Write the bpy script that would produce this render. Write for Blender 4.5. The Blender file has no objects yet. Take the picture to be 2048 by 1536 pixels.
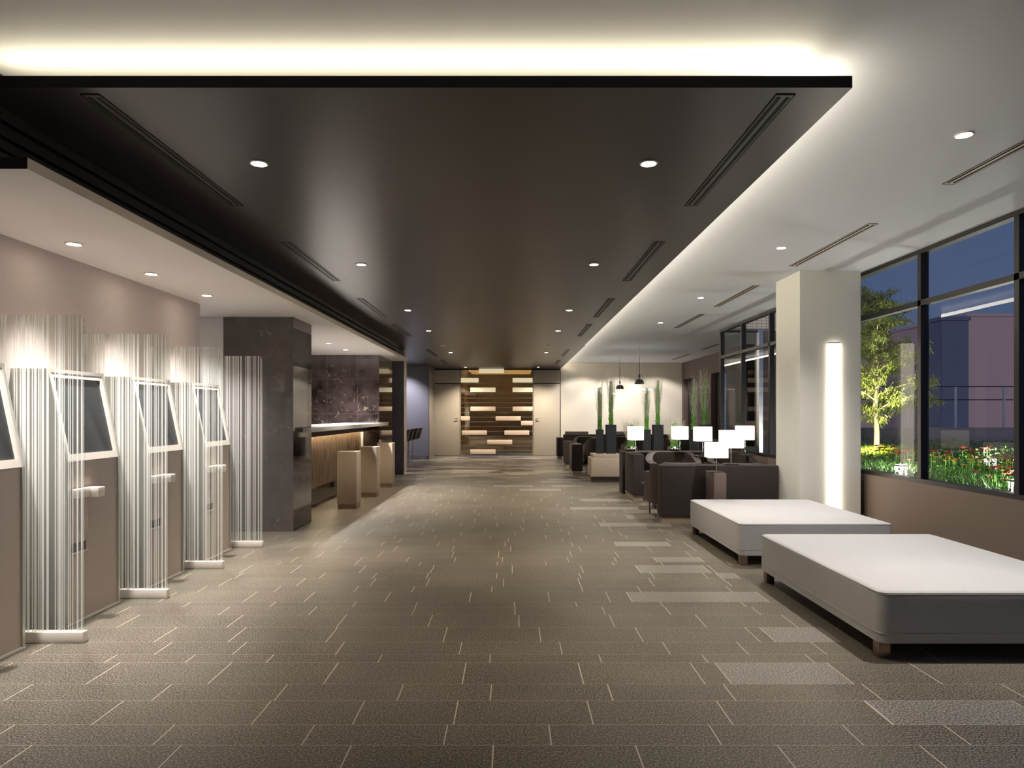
import bpy, bmesh, math, random
from mathutils import Vector, Matrix, Euler
random.seed(7)
PI = math.pi
SC = bpy.context.scene
C = SC.collection

# ------------------------------------------------------------------ camera, world, exposure
cam = bpy.data.cameras.new('camera'); camo = bpy.data.objects.new('camera', cam); C.objects.link(camo)
camo.location = (0, 0, 1.4); camo.rotation_euler = (PI/2, 0, 0)
cam.sensor_width = 36; cam.lens = 1340/2048*36
cam.shift_x = -2/2048; cam.shift_y = 60/2048
cam.clip_start = .05; cam.clip_end = 400
SC.camera = camo
SC.view_settings.view_transform = 'Standard'; SC.view_settings.look = 'None'
SC.view_settings.gamma = 1; SC.view_settings.use_curve_mapping = False
SC.view_settings.exposure = 0.12

w = bpy.data.worlds.new('dusk_sky'); SC.world = w; w.use_nodes = True
nt = w.node_tree; nt.nodes.clear()
o_ = nt.nodes.new('ShaderNodeOutputWorld'); bg = nt.nodes.new('ShaderNodeBackground')
tc = nt.nodes.new('ShaderNodeTexCoord'); sp = nt.nodes.new('ShaderNodeSeparateXYZ'); cr = nt.nodes.new('ShaderNodeValToRGB')
nt.links.new(tc.outputs['Generated'], sp.inputs[0]); nt.links.new(sp.outputs['Z'], cr.inputs[0])
cr.color_ramp.elements[0].position = 0.0; cr.color_ramp.elements[0].color = (.075, .105, .19, 1)
cr.color_ramp.elements[1].position = .55; cr.color_ramp.elements[1].color = (.035, .06, .15, 1)
bg.inputs[1].default_value = 1.0
nt.links.new(cr.outputs[0], bg.inputs[0]); nt.links.new(bg.outputs[0], o_.inputs[0])

WARM = (1.0, .84, .66); COVE = (1.0, .86, .58); NEUT = (1.0, .93, .86); KCOL = (1.0, .92, .87)
P_MAIN = 360; P_KIOSK = 460; P_RECEP = 620; P_WHITE = 330; COVE_E = 9.0; COVE_R = 22.0
sn = bpy.data.lights.new('afterglow', 'SUN'); sn.energy = 1.0; sn.color = (1, .80, .86); sn.angle = .2
sno = bpy.data.objects.new('afterglow', sn); C.objects.link(sno); sno.rotation_euler = (math.radians(79), 0, math.radians(-28))

# ------------------------------------------------------------------ helpers
def mat(name, col=(.5, .5, .5), rough=.5, metal=0, spec=.5, emit=None, estr=0, coat=0):
    m = bpy.data.materials.new(name); m.use_nodes = True
    b = m.node_tree.nodes['Principled BSDF']
    b.inputs['Base Color'].default_value = (*col, 1); b.inputs['Roughness'].default_value = rough
    b.inputs['Metallic'].default_value = metal; b.inputs['Specular IOR Level'].default_value = spec
    if coat: b.inputs['Coat Weight'].default_value = coat; b.inputs['Coat Roughness'].default_value = .05
    if emit: b.inputs['Emission Color'].default_value = (*emit, 1); b.inputs['Emission Strength'].default_value = estr
    return m
def N(m, t, **kw):
    n = m.node_tree.nodes.new(t)
    for k, v in kw.items(): setattr(n, k, v)
    return n
def L(m, a, b): m.node_tree.links.new(a, b)
def bsdf(m): return m.node_tree.nodes['Principled BSDF']
def math_(m, op, a, b=None, clamp=False):
    n = N(m, 'ShaderNodeMath', operation=op, use_clamp=clamp)
    for i, v in enumerate((a, b)):
        if v is None: continue
        if hasattr(v, 'links'): L(m, v, n.inputs[i])
        else: n.inputs[i].default_value = v
    return n.outputs[0]
def noise(m, scale, detail=2, vec=None, rough=.5):
    n = N(m, 'ShaderNodeTexNoise'); n.inputs['Scale'].default_value = scale; n.inputs['Detail'].default_value = detail
    n.inputs['Roughness'].default_value = rough
    if vec is None: vec = N(m, 'ShaderNodeNewGeometry').outputs['Position']
    L(m, vec, n.inputs['Vector']); return n.outputs['Fac']
def ramp(m, fac, stops):
    r = N(m, 'ShaderNodeValToRGB'); L(m, fac, r.inputs[0]); e = r.color_ramp.elements
    while len(e) < len(stops): e.new(.5)
    for i, (p, c) in enumerate(stops): e[i].position = p; e[i].color = (*c, 1) if len(c) == 3 else c
    return r.outputs[0]
def mixc(m, fac, a, b):
    n = N(m, 'ShaderNodeMix', data_type='RGBA')
    if hasattr(fac, 'links'): L(m, fac, n.inputs[0])
    else: n.inputs[0].default_value = fac
    for i, v in ((6, a), (7, b)):
        if hasattr(v, 'links'): L(m, v, n.inputs[i])
        else: n.inputs[i].default_value = (*v, 1)
    return n.outputs[2]
def bump(m, h, strength=.2, dist=.01):
    n = N(m, 'ShaderNodeBump'); n.inputs['Strength'].default_value = strength; n.inputs['Distance'].default_value = dist
    L(m, h, n.inputs['Height']); L(m, n.outputs[0], bsdf(m).inputs['Normal'])
def grainy(name, col, var=.25, scale=250, rough=.8, b=.3, **kw):
    m = mat(name, col, rough, **kw); f = noise(m, scale, 3)
    c0 = tuple(max(0, v*(1-var)) for v in col); c1 = tuple(min(1, v*(1+var)) for v in col)
    L(m, ramp(m, f, [(.3, c0), (.7, c1)]), bsdf(m).inputs['Base Color'])
    if b: bump(m, f, b, .003)
    return m

def add_box(bm, x0, x1, y0, y1, z0, z1, bev=0, seg=2):
    r = bmesh.ops.create_cube(bm, size=1.0); vs = r['verts']
    for v in vs:
        v.co = Vector(((x0+x1)/2+v.co.x*(x1-x0), (y0+y1)/2+v.co.y*(y1-y0), (z0+z1)/2+v.co.z*(z1-z0)))
    if bev:
        es = list({e for v in vs for e in v.link_edges})
        bmesh.ops.bevel(bm, geom=es, offset=bev, segments=seg, profile=.5, affect='EDGES', clamp_overlap=True)
def add_cyl(bm, p0, p1, r0, r1=None, seg=16, caps=True):
    p0 = Vector(p0); p1 = Vector(p1); r1 = r0 if r1 is None else r1
    d = p1-p0; q = d.to_track_quat('Z', 'Y').to_matrix().to_4x4()
    bmesh.ops.create_cone(bm, cap_ends=caps, segments=seg, radius1=r0, radius2=r1, depth=d.length, matrix=Matrix.Translation((p0+p1)/2) @ q)
def add_lathe(bm, prof, c=(0, 0, 0), seg=32):
    rings = []
    for r, z in prof:
        if r < 1e-5: rings.append([bm.verts.new((c[0], c[1], c[2]+z))])
        else: rings.append([bm.verts.new((c[0]+r*math.cos(2*PI*i/seg), c[1]+r*math.sin(2*PI*i/seg), c[2]+z)) for i in range(seg)])
    for a, b in zip(rings, rings[1:]):
        for i in range(seg):
            j = (i+1) % seg
            if len(a) == 1 and len(b) > 1: bm.faces.new((a[0], b[i], b[j]))
            elif len(b) == 1 and len(a) > 1: bm.faces.new((a[i], a[j], b[0]))
            elif len(a) > 1: bm.faces.new((a[i], a[j], b[j], b[i]))
def add_prism(bm, poly, axis, a, b):
    """extrude a 2D polygon along an axis (0=x: poly is (y,z); 1=y: poly is (x,z); 2=z: poly is (x,y))"""
    def P(p, t):
        return {0: (t, p[0], p[1]), 1: (p[0], t, p[1]), 2: (p[0], p[1], t)}[axis]
    A = [bm.verts.new(P(p, a)) for p in poly]; B = [bm.verts.new(P(p, b)) for p in poly]
    n = len(poly); fs = [bm.faces.new(A), bm.faces.new(B[::-1])]
    for i in range(n): fs.append(bm.faces.new((A[i], B[i], B[(i+1) % n], A[(i+1) % n])))
    bmesh.ops.recalc_face_normals(bm, faces=fs)
def obj(name, bm, m, parent=None, smooth=False, label=None):
    me = bpy.data.meshes.new(name); bm.normal_update(); bm.to_mesh(me); bm.free()
    if smooth:
        for p in me.polygons: p.use_smooth = True
        try: me.set_sharp_from_angle(angle=math.radians(40))
        except Exception: pass
    o = bpy.data.objects.new(name, me); C.objects.link(o)
    for mm in (m if isinstance(m, (list, tuple)) else [m]): me.materials.append(mm)
    if parent: o.parent = parent
    if label: o['label'] = label
    return o
def box(name, x0, x1, y0, y1, z0, z1, m, parent=None, bev=0, seg=2, smooth=None):
    bm = bmesh.new(); add_box(bm, x0, x1, y0, y1, z0, z1, bev, seg)
    return obj(name, bm, m, parent, smooth=(bev > 0) if smooth is None else smooth)
def thing(name, label, cat, loc=(0, 0, 0), rz=0, group=None):
    o = bpy.data.objects.new(name, None); C.objects.link(o); o.location = loc; o.rotation_euler = (0, 0, rz)
    o.empty_display_size = .1
    o['label'] = label; o['category'] = cat
    if group: o['group'] = group
    return o
def tag(o, label, cat, group=None, kind=None):
    o['label'] = label; o['category'] = cat
    if group: o['group'] = group
    if kind: o['kind'] = kind
    return o
def struct(o, label=None):
    o['kind'] = 'structure'
    if label: o['label'] = label
    return o
def kids(o): return [c for c in C.objects if c.parent == o]
def dup(root, loc, label=None, rz=None, group=None, scale=None):
    r = root.copy(); C.objects.link(r); r.location = loc
    if rz is not None: r.rotation_euler = (0, 0, rz)
    if scale is not None: r.scale = scale
    if label: r['label'] = label
    if group: r['group'] = group
    for ch in kids(root):
        c = ch.copy(); C.objects.link(c); c.parent = r
        for g in kids(ch):
            d = g.copy(); C.objects.link(d); d.parent = c
    return r
def spot(name, parent, loc, power, size=95, blend=.7, col=WARM, radius=.04, rot=(0, 0, 0)):
    l = bpy.data.lights.new(name, 'SPOT'); l.energy = power; l.color = col; l.spot_size = math.radians(size); l.spot_blend = blend
    l.shadow_soft_size = radius
    o = bpy.data.objects.new(name, l); C.objects.link(o); o.location = loc; o.rotation_euler = rot
    if parent: o.parent = parent
    return o

# ------------------------------------------------------------------ materials
def tile_mat(name, a, b, rough=.34):
    m = mat(name, a, rough, spec=.35)
    f = noise(m, 115, 1, rough=.8); big = noise(m, 1.2, 2)
    sp_ = ramp(m, f, [(.40, tuple(v*.35 for v in a)), (.5, a), (.60, tuple(min(.7, v*1.25) for v in b))])
    L(m, mixc(m, .25, sp_, ramp(m, big, [(.3, tuple(v*.7 for v in a)), (.7, b)])), bsdf(m).inputs['Base Color'])
    rr = N(m, 'ShaderNodeMapRange'); L(m, f, rr.inputs[0]); rr.inputs[3].default_value = rough-.07; rr.inputs[4].default_value = rough+.12
    L(m, rr.outputs[0], bsdf(m).inputs['Roughness'])
    return m
M = {}
M['tile_dark'] = tile_mat('floor tile dark', (.080, .070, .058), (.215, .195, .152), .38)
M['tile_mid'] = tile_mat('floor tile brown', (.088, .076, .062), (.23, .205, .16), .38)
M['tile_light'] = tile_mat('floor plank pale', (.165, .155, .138), (.32, .30, .265), .32)
M['tile_deep'] = tile_mat('floor plank umber', (.022, .017, .015), (.05, .04, .034), .3)
M['grout'] = mat('grout', (.50, .45, .36), .7)
M['ceil_dark'] = mat('dark ceiling paint', (.038, .031, .032), .34, spec=.45)
M['ceil_black'] = mat('black ceiling edge', (.012, .009, .010), .6, spec=.2)
M['ceil_white'] = mat('white ceiling with dusk tint', (.79, .815, .87), .75, spec=.2)  # blue of the dusk light by the windows mixed into the white
M['ceil_soffit'] = mat('soffit paint', (.90, .86, .85), .6, spec=.2)
M['fascia'] = mat('cream fascia', (.92, .80, .64), .5)
M['wall_taupe'] = grainy('taupe wall covering', (.55, .48, .455), .12, 260, .9, .15)
M['wall_pale'] = mat('pale wall paint', (.80, .78, .76), .8, spec=.2)
M['wall_cream'] = grainy('cream wall fabric', (.66, .61, .53), .05, 180, .85, .05)
M['wall_brown'] = grainy('dark brown wall paint', (.115, .085, .075), .1, 120, .7, .05)
M['wall_sill'] = grainy('brown low wall', (.17, .125, .095), .08, 120, .7, .05)
M['wall_blue'] = grainy('blue grey wall fabric', (.29, .28, .335), .16, 220, .9, .15)
M['wall_blue_dark'] = grainy('slate wall fabric', (.22, .21, .235), .14, 220, .9, .15)
M['metal_trim'] = mat('brushed trim', (.75, .74, .76), .3, 1)
M['chrome'] = mat('chrome', (.85, .84, .82), .12, 1)
M['bronze'] = mat('bronze metal', (.36, .27, .21), .35, 1)
M['black'] = mat('black frame', (.008, .007, .007), .4)
M['slot'] = mat('slot black', (.002, .002, .002), .8)
M['frame_brown'] = mat('dark bronze frame', (.010, .007, .006), .45)
M['door'] = grainy('greige door', (.50, .45, .37), .04, 150, .6, .04)
M['white_lam'] = mat('warm white laminate', (.80, .74, .68), .35)
M['kiosk'] = grainy('taupe kiosk body', (.50, .425, .375), .05, 200, .55, .05)
M['kiosk_frame'] = mat('pale kiosk frame', (.74, .68, .62), .3)
M['kiosk_side'] = mat('kiosk aluminium edge', (.55, .56, .52), .35, .5)
M['screen'] = mat('dark screen glass', (.028, .032, .036), .16, coat=.0)
M['counter'] = mat('white counter', (.86, .84, .80), .3)
M['stool'] = grainy('tweed stool', (.40, .33, .26), .4, 320, .95, .5)
M['charcoal'] = grainy('charcoal upholstery', (.046, .037, .036), .35, 320, .95, .5)
M['brownfab'] = grainy('dark brown leather', (.036, .023, .018), .2, 90, .6, .2)
M['tweed'] = grainy('tweed table', (.19, .14, .118), .45, 300, .95, .5)
M['plinth'] = mat('wood plinth', (.38, .29, .22), .4)
M['bench'] = grainy('off white bouclé', (.50, .50, .505), .10, 340, .85, .5)
M['piping'] = mat('grey piping', (.30, .29, .27), .7)
M['stone'] = grainy('beige stone', (.62, .52, .41), .08, 25, .6, .05)
M['stone_base'] = mat('dark plinth', (.14, .11, .10), .6)
M['planter'] = grainy('blue black planter', (.028, .032, .04), .4, 250, .7, .3)
M['pend'] = mat('black pendant enamel', (.02, .016, .014), .35)
M['shade'] = mat('lit lamp shade', (.9, .85, .78), .8, emit=(1, .90, .72), estr=1.35)
M['disc'] = mat('lit pendant disc', (.9, .9, .9), .5, emit=(.93, .97, 1), estr=2.2)
M['lens'] = mat('lit downlight lens', (.9, .9, .9), .5, emit=(1, .84, .66), estr=60)
M['lens_off'] = mat('dim ceiling sensor', (.7, .7, .72), .5)
M['led'] = mat('lit led strip', (.9, .9, .9), .5, emit=COVE, estr=COVE_E)
M['led_r'] = mat('lit led strip right', (.9, .9, .9), .5, emit=(1, .90, .70), estr=COVE_R)
M['led_panel'] = mat('lit under counter strip', (.9, .9, .9), .5, emit=(1, .80, .52), estr=34)
M['tube'] = mat('lit wall luminaire', (.9, .9, .9), .5, emit=(1, .88, .70), estr=6)
M['bollard_lit'] = mat('lit bollard glass', (.9, .9, .9), .5, emit=(1, .96, .90), estr=9)
M['bollard'] = mat('grey bollard metal', (.16, .15, .16), .45, .4)
M['bark'] = grainy('bark', (.50, .40, .30), .2, 60, .9, .3)
M['leaf_tree'] = mat('tree leaf', (.13, .17, .035), .55)
M['leaf_a'] = mat('shrub leaf', (.045, .12, .02), .5)
M['leaf_b'] = mat('light shrub leaf', (.11, .22, .035), .5)
M['grass'] = mat('grass blade', (.06, .15, .02), .5)
M['grass_y'] = mat('floodlight yellow grass', (.32, .42, .04), .5)  # lit copy of the grass, floodlight yellow put into its colour
M['soil'] = mat('soil', (.03, .022, .015), .95)
M['red'] = mat('red petals', (.62, .035, .012), .5)
M['yellow'] = mat('yellow petals', (.80, .52, .06), .5)
M['whitepetal'] = mat('white petals', (.8, .8, .65), .5)
M['stem'] = mat('plant stem green', (.16, .48, .05), .5)
M['wisp'] = mat('pale wispy twig', (.88, .87, .74), .6)
M['parapet'] = mat('parapet grey', (.16, .165, .20), .8)
M['rail'] = mat('rail black', (.01, .01, .012), .5)
M['railpost'] = mat('rail post', (.25, .30, .38), .5)
M['bld_tan'] = mat('mauve building', (.40, .31, .30), .9)
M['bld_dark'] = mat('slate building', (.10, .12, .17), .9)
M['bld_mid'] = mat('brown building', (.26, .20, .20), .9)
M['white_ext'] = mat('pale roof edge', (.55, .6, .7), .8)

# marble with fine veins and tile joints
m = mat('dark emperador marble', (.03, .022, .022), .04, spec=.5)
geo = N(m, 'ShaderNodeNewGeometry').outputs['Position']
nz = N(m, 'ShaderNodeTexNoise'); nz.inputs['Scale'].default_value = 2.2; nz.inputs['Detail'].default_value = 6
L(m, geo, nz.inputs['Vector'])
va = N(m, 'ShaderNodeVectorMath', operation='SCALE'); L(m, nz.outputs['Color'], va.inputs[0]); va.inputs['Scale'].default_value = .9
vb = N(m, 'ShaderNodeVectorMath', operation='ADD'); L(m, geo, vb.inputs[0]); L(m, va.outputs[0], vb.inputs[1])
vo = N(m, 'ShaderNodeTexVoronoi', feature='DISTANCE_TO_EDGE'); vo.inputs['Scale'].default_value = 2.6; L(m, vb.outputs[0], vo.inputs['Vector'])
vein = math_(m, 'LESS_THAN', vo.outputs['Distance'], .006)
brk = math_(m, 'GREATER_THAN', noise(m, 7, 3), .53)
vein = math_(m, 'MULTIPLY', vein, brk)
base = ramp(m, noise(m, 5, 5), [(.3, (.016, .011, .011)), (.7, (.055, .041, .039))])
colr = mixc(m, math_(m, 'MULTIPLY', vein, .55), base, (.42, .36, .30))
sx = N(m, 'ShaderNodeSeparateXYZ'); L(m, geo, sx.inputs[0])
def joint(out, per, off, wd=.004):
    f = math_(m, 'FRACT', math_(m, 'DIVIDE', math_(m, 'SUBTRACT', out, off), per))
    return math_(m, 'LESS_THAN', f, wd/per)
jz = joint(sx.outputs['Z'], .68, .04); jx = joint(sx.outputs['X'], .6, -3.047); jy = joint(sx.outputs['Y'], .71, 7.98)
j = math_(m, 'MAXIMUM', jz, math_(m, 'MAXIMUM', jx, jy))
L(m, mixc(m, math_(m, 'MULTIPLY', j, .35), colr, (.30, .27, .25)), bsdf(m).inputs['Base Color'])
M['marble'] = m

# clear glass: transparent + fresnel mirror
def glass(name, tint, ior=1.45, boost=1.0):
    m = bpy.data.materials.new(name); m.use_nodes = True; t = m.node_tree; t.nodes.clear()
    out = t.nodes.new('ShaderNodeOutputMaterial'); mx = t.nodes.new('ShaderNodeMixShader')
    tr = t.nodes.new('ShaderNodeBsdfTransparent'); gl = t.nodes.new('ShaderNodeBsdfGlossy'); fr = t.nodes.new('ShaderNodeFresnel')
    tr.inputs[0].default_value = (*tint, 1); gl.inputs['Roughness'].default_value = .0; fr.inputs[0].default_value = ior
    bf = math_(m, 'SUBTRACT', 1.0, N(m, 'ShaderNodeNewGeometry').outputs['Backfacing'])
    mu = math_(m, 'MULTIPLY', math_(m, 'MULTIPLY', fr.outputs[0], boost, True), bf)
    L(m, mu, mx.inputs[0]); L(m, tr.outputs[0], mx.inputs[1]); L(m, gl.outputs[0], mx.inputs[2]); L(m, mx.outputs[0], out.inputs[0])
    return m
M['win_glass'] = glass('window glass', (.95, .97, .98), 1.45, .5)
M['pane'] = glass('screen glass', (.93, .95, .93), 1.3, .6)
# tinted mirror glass of the art partition
m = bpy.data.materials.new('bronze mirror glass'); m.use_nodes = True; t = m.node_tree; t.nodes.clear()
out = t.nodes.new('ShaderNodeOutputMaterial'); mx = t.nodes.new('ShaderNodeMixShader')
tr = t.nodes.new('ShaderNodeBsdfTransparent'); gl = t.nodes.new('ShaderNodeBsdfGlossy')
tr.inputs[0].default_value = (.50, .42, .31, 1); gl.inputs[0].default_value = (.95, .86, .72, 1); gl.inputs['Roughness'].default_value = .02
mx.inputs[0].default_value = .36
L(m, tr.outputs[0], mx.inputs[1]); L(m, gl.outputs[0], mx.inputs[2]); L(m, mx.outputs[0], out.inputs[0]); M['mirror'] = m
# printed white stripes on the screens
m = bpy.data.materials.new('white stripe print'); m.use_nodes = True; t = m.node_tree; t.nodes.clear()
out = t.nodes.new('ShaderNodeOutputMaterial'); mx = t.nodes.new('ShaderNodeMixShader')
tr = t.nodes.new('ShaderNodeBsdfTransparent'); df = t.nodes.new('ShaderNodeBsdfDiffuse'); tl = t.nodes.new('ShaderNodeBsdfTranslucent')
df.inputs[0].default_value = (.95, .94, .93, 1); tl.inputs[0].default_value = (.95, .94, .93, 1)
m2 = t.nodes.new('ShaderNodeMixShader'); m2.inputs[0].default_value = .45; L(m, df.outputs[0], m2.inputs[1]); L(m, tl.outputs[0], m2.inputs[2])
tcn = t.nodes.new('ShaderNodeTexCoord'); oi = t.nodes.new('ShaderNodeObjectInfo'); s3 = t.nodes.new('ShaderNodeSeparateXYZ')
L(m, tcn.outputs['Object'], s3.inputs[0])
def wn(scale, off):
    a = math_(m, 'FLOOR', math_(m, 'MULTIPLY', math_(m, 'ADD', s3.outputs['X'], off), scale))
    n = t.nodes.new('ShaderNodeTexWhiteNoise'); n.noise_dimensions = '1D'; L(m, a, n.inputs['W']); return n.outputs['Value']
fine = math_(m, 'GREATER_THAN', wn(250, 3.3), .48)
coarse = math_(m, 'GREATER_THAN', wn(30, 9.1), .22)
med = math_(m, 'GREATER_THAN', wn(135, 5.7), .66)
f = math_(m, 'MAXIMUM', math_(m, 'MULTIPLY', fine, coarse), med)
edge_ = math_(m, 'GREATER_THAN', s3.outputs['X'], -.13)
thin = math_(m, 'GREATER_THAN', wn(190, 1.9), .66)
f = math_(m, 'ADD', math_(m, 'MULTIPLY', f, math_(m, 'SUBTRACT', 1.0, edge_)), math_(m, 'MULTIPLY', thin, edge_))
f = math_(m, 'MULTIPLY', f, .66); f = math_(m, 'ADD', f, .10)
L(m, f, mx.inputs[0]); L(m, tr.outputs[0], mx.inputs[1]); L(m, m2.outputs[0], mx.inputs[2]); L(m, mx.outputs[0], out.inputs[0])
M['stripes'] = m
# gridded facade above the return glazing
m = mat('cream gridded facade', (.62, .58, .46), .8)
g = N(m, 'ShaderNodeNewGeometry').outputs['Position']; sx = N(m, 'ShaderNodeSeparateXYZ'); L(m, g, sx.inputs[0])
def line(out, per, off, wd):
    f = math_(m, 'FRACT', math_(m, 'DIVIDE', math_(m, 'SUBTRACT', out, off), per)); return math_(m, 'LESS_THAN', f, wd/per)
jj = math_(m, 'MAXIMUM', line(sx.outputs['X'], .095, 0, .008), line(sx.outputs['Z'], .062, 0, .008))
L(m, mixc(m, jj, (.62, .58, .46), (.12, .10, .08)), bsdf(m).inputs['Base Color'])
M['facade'] = m

# ------------------------------------------------------------------ floor (rows of tiles with inlaid planks)
rows = [5.273, 4.989, 4.866, 4.667, 4.40, 4.114, 3.900, 3.772, 3.474, 3.274, 3.0185, 2.8325]
far = [5.449, 5.707, 5.90, 6.206, 6.338, 6.55, 6.83, 7.10, 7.337]
edges = sorted(rows+far)
rr_ = random.Random(3)
y = edges[0]; pre = []
while y > -3.6: y -= rr_.choice([.2, .25, .3, .13]); pre.append(y)
y = edges[-1]; post = []
planned = [8.34, 8.61, 8.93, 9.255, 9.82, 10.09, 10.73, 11.07, 12.22, 12.53, 12.87, 13.15, 13.42, 13.75, 14.0]
for p in planned:
    while p-y > .34: y += rr_.choice([.2, .25, .13]); post.append(y)
    y = p; post.append(y)
while y < 22.33: y += rr_.choice([.13, .2, .2, .26]); post.append(y)
edges = sorted(pre)+edges+post
inlay = {(4.989, 5.273): [(.889, 1.912)], (4.114, 4.40): [(1.6136, 2.01)], (3.474, 3.772): [(1.135, 1.768)], (3.0185, 3.274): [(1.718, 2.438)],
         (7.10, 7.337): [(1.103, 1.68)], (6.338, 6.55): [(1.365, 1.814)], (5.90, 6.206): [(1.128, 1.748)], (5.707, 5.90): [(1.78, 1.937)],
         (8.34, 8.61): [(1.10, 1.98)], (8.93, 9.255): [(1.55, 2.05)], (9.82, 10.09): [(.855, 1.86)], (10.73, 11.07): [(1.12, 1.9)],
         (12.22, 12.53): [(.13, .88)], (12.87, 13.15): [(-.37, .38), (.76, 1.35)], (13.75, 14.0): [(-.77, -.16), (.58, 1.2)]}
fbm = bmesh.new(); G = .006
def quad(x0, x1, y0, y1, z, mi):
    f = fbm.faces.new([fbm.verts.new(p) for p in ((x0, y0, z), (x1, y0, z), (x1, y1, z), (x0, y1, z))]); f.material_index = mi
FX0, FX1 = -6.2, 6.6
for y0, y1 in zip(edges, edges[1:]):
    lst = []
    for k, v in inlay.items():
        if abs(k[0]-y0) < .012 and abs(k[1]-y1) < .012: lst = v
    cuts = []
    x = FX0-rr_.random()*.6; segs = []
    while x < FX1:
        if y0 > 14.0: ln = rr_.choice([.4, .6, .9, 1.2])
        else: ln = rr_.choice([.456, .6, .72, .63])
        segs.append((max(x, FX0), min(x+ln, FX1), 'r')); x += ln
    def emit(a, b, mi, z=0):
        if b-a > .01: quad(a+G/2, b-G/2, y0+.0009, y1-.0009, z, mi)
    for a, b, _ in segs:
        if b <= FX0: continue
        mi = 1 if rr_.random() < .35 else 0
        if y0 > 14.0:
            r = rr_.random(); p = min(.42, .15+(y0-14)*.06)
            if r < p: mi = 2
            elif r < p+.28: mi = 3
        pieces = [(a, b)]
        for l0, l1 in lst:
            new = []
            for p0, p1 in pieces:
                if l1 <= p0 or l0 >= p1: new.append((p0, p1))
                else:
                    if p0 < l0: new.append((p0, l0))
                    if p1 > l1: new.append((l1, p1))
            pieces = new
        for p0, p1 in pieces: emit(p0, p1, mi)
    for l0, l1 in lst: emit(l0, l1, 2)
quad(FX0, FX1, edges[0], edges[-1], -.0003, 4)
r = bmesh.ops.create_cube(fbm, size=1)
for v in r['verts']: v.co = Vector(((FX0+FX1)/2+v.co.x*(FX1-FX0), 9.3+v.co.y*26.4, -.104+v.co.z*.2))
struct(obj('floor', fbm, [M['tile_dark'], M['tile_mid'], M['tile_light'], M['tile_deep'], M['grout']]), 'dark speckled tile floor with pale inlaid planks')

# ------------------------------------------------------------------ room shell
BW = 22.33; YN = -4.0; XW = 4.2; ZC = 3.1; ZD = 2.9; ZS = 2.556; XR = 5.63
def S(name, *a, label=None, **k): return struct(box(name, *a, **k), label)
bm = bmesh.new()
add_box(bm, -6.2, XW+.12, YN, 13.66, ZC, ZC+.2); add_box(bm, -6.2, 6.6, 13.66, BW+4.2, ZC, ZC+.2)
struct(obj('ceiling', bm, M['ceil_white']), 'white upper ceiling')
# dropped dark ceiling panel
bm = bmesh.new()
add_box(bm, -2.5, 1.56, 3.08, 14.7, ZD, ZD+.055); add_box(bm, -6.2, 1.58, 14.7, BW, ZD, ZD+.055)
o = struct(obj('ceiling', bm, [M['ceil_dark'], M['ceil_black']]), 'dark dropped ceiling panel with black edge')
for p in o.data.polygons:
    if p.normal.z > -.5: p.material_index = 1
# left bulkhead with grooves
bm = bmesh.new(); add_box(bm, -3.4, -2.56, YN, 14.64, ZS+.055, ZC)
zz = [2.60, 2.70, 2.76, 2.83, 2.90]
for i, (a, b) in enumerate(zip(zz, zz[1:])): add_box(bm, -2.56, -2.50-(.012*(3-i)), YN, 14.64, a+.012, b-.004)
struct(obj('trim_1', bm, M['ceil_dark']), 'stepped dark cornice along the dropped ceiling')
# pale soffit over kiosks and reception
bm = bmesh.new(); add_box(bm, -6.2, -2.29, 3.16, 14.64, ZS, ZS+.054)
o = struct(obj('ceiling', bm, [M['ceil_soffit'], M['fascia'], M['ceil_dark']]), 'pale soffit over the kiosks and reception desk')
for p in o.data.polygons:
    if p.normal.x > .5: p.material_index = 1
    elif p.normal.y < -.5: p.material_index = 2
S('wall_left', -3.45, -3.29, YN, 7.04, 0, ZS, M['wall_taupe'], label='taupe wall behind the kiosks')
S('wall_left', -6.2, -3.452, 7.985, 8.1, 0, ZS, M['wall_pale'], label='pale wall beside the marble pier')
S('wall_left', -6.2, -6.05, YN, BW, 0, ZC, M['wall_pale'], label='outer left wall')
S('wall_left', -3.45, -2.617, 7.98, 8.70, 0, ZS, M['marble'], label='dark marble pier in front of reception')
S('wall_left', -6.0, -2.626, 13.13, 14.54, 0, ZS, M['marble'], label='dark marble wall behind the reception desk')
S('wall_left', -6.0, -5.8, 8.7, 13.13, 0, ZS, M['marble'])
S('wall_left', -6.0, -2.55, 15.6, 15.95, 0, ZD, M['wall_blue_dark'], label='slate fabric wall end')
S('trim_2', -2.55, -2.535, 15.59, 15.96, 0, ZD, M['metal_trim'])
S('wall_left', -6.0, -2.63, 20.9, BW, 0, ZD, M['wall_blue'], label='blue grey fabric wall behind the bar stools')
S('trim_3', -2.63, -2.61, 20.88, BW, 0, ZD, M['metal_trim'])
S('baseboard_left', -6.0, -2.64, 20.885, 20.9, 0, .10, M['wall_blue_dark'])
# back wall
S('wall_back', -2.61, -1.75, BW, BW+.15, 0, ZD, M['door'])
S('wall_back', .667, XR+.1, BW, BW+.15, 0, ZC, M['wall_cream'], label='cream fabric back wall')
S('wall_back', XR, 6.6, BW, BW+.15, 0, ZC, M['wall_cream'])
S('trim_4', -2.62, 1.58, BW-.02, BW, 2.865, 2.9, M['black'])
S('trim_5', 1.575, 1.59, BW-.006, BW, 0, ZC-.25, M['black'])
# vestibule seen through the art glass
S('wall_back', -1.9, 1.0, BW+4.0, BW+4.15, 0, ZC, M['door'], label='wall of the room behind the glass')
S('wall_back', -1.9, -1.75, BW+.15, BW+4.0, 0, ZC, M['wall_cream'])
S('wall_back', .85, 1.0, BW+.15, BW+4.0, 0, ZC, M['wall_brown'])
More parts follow.
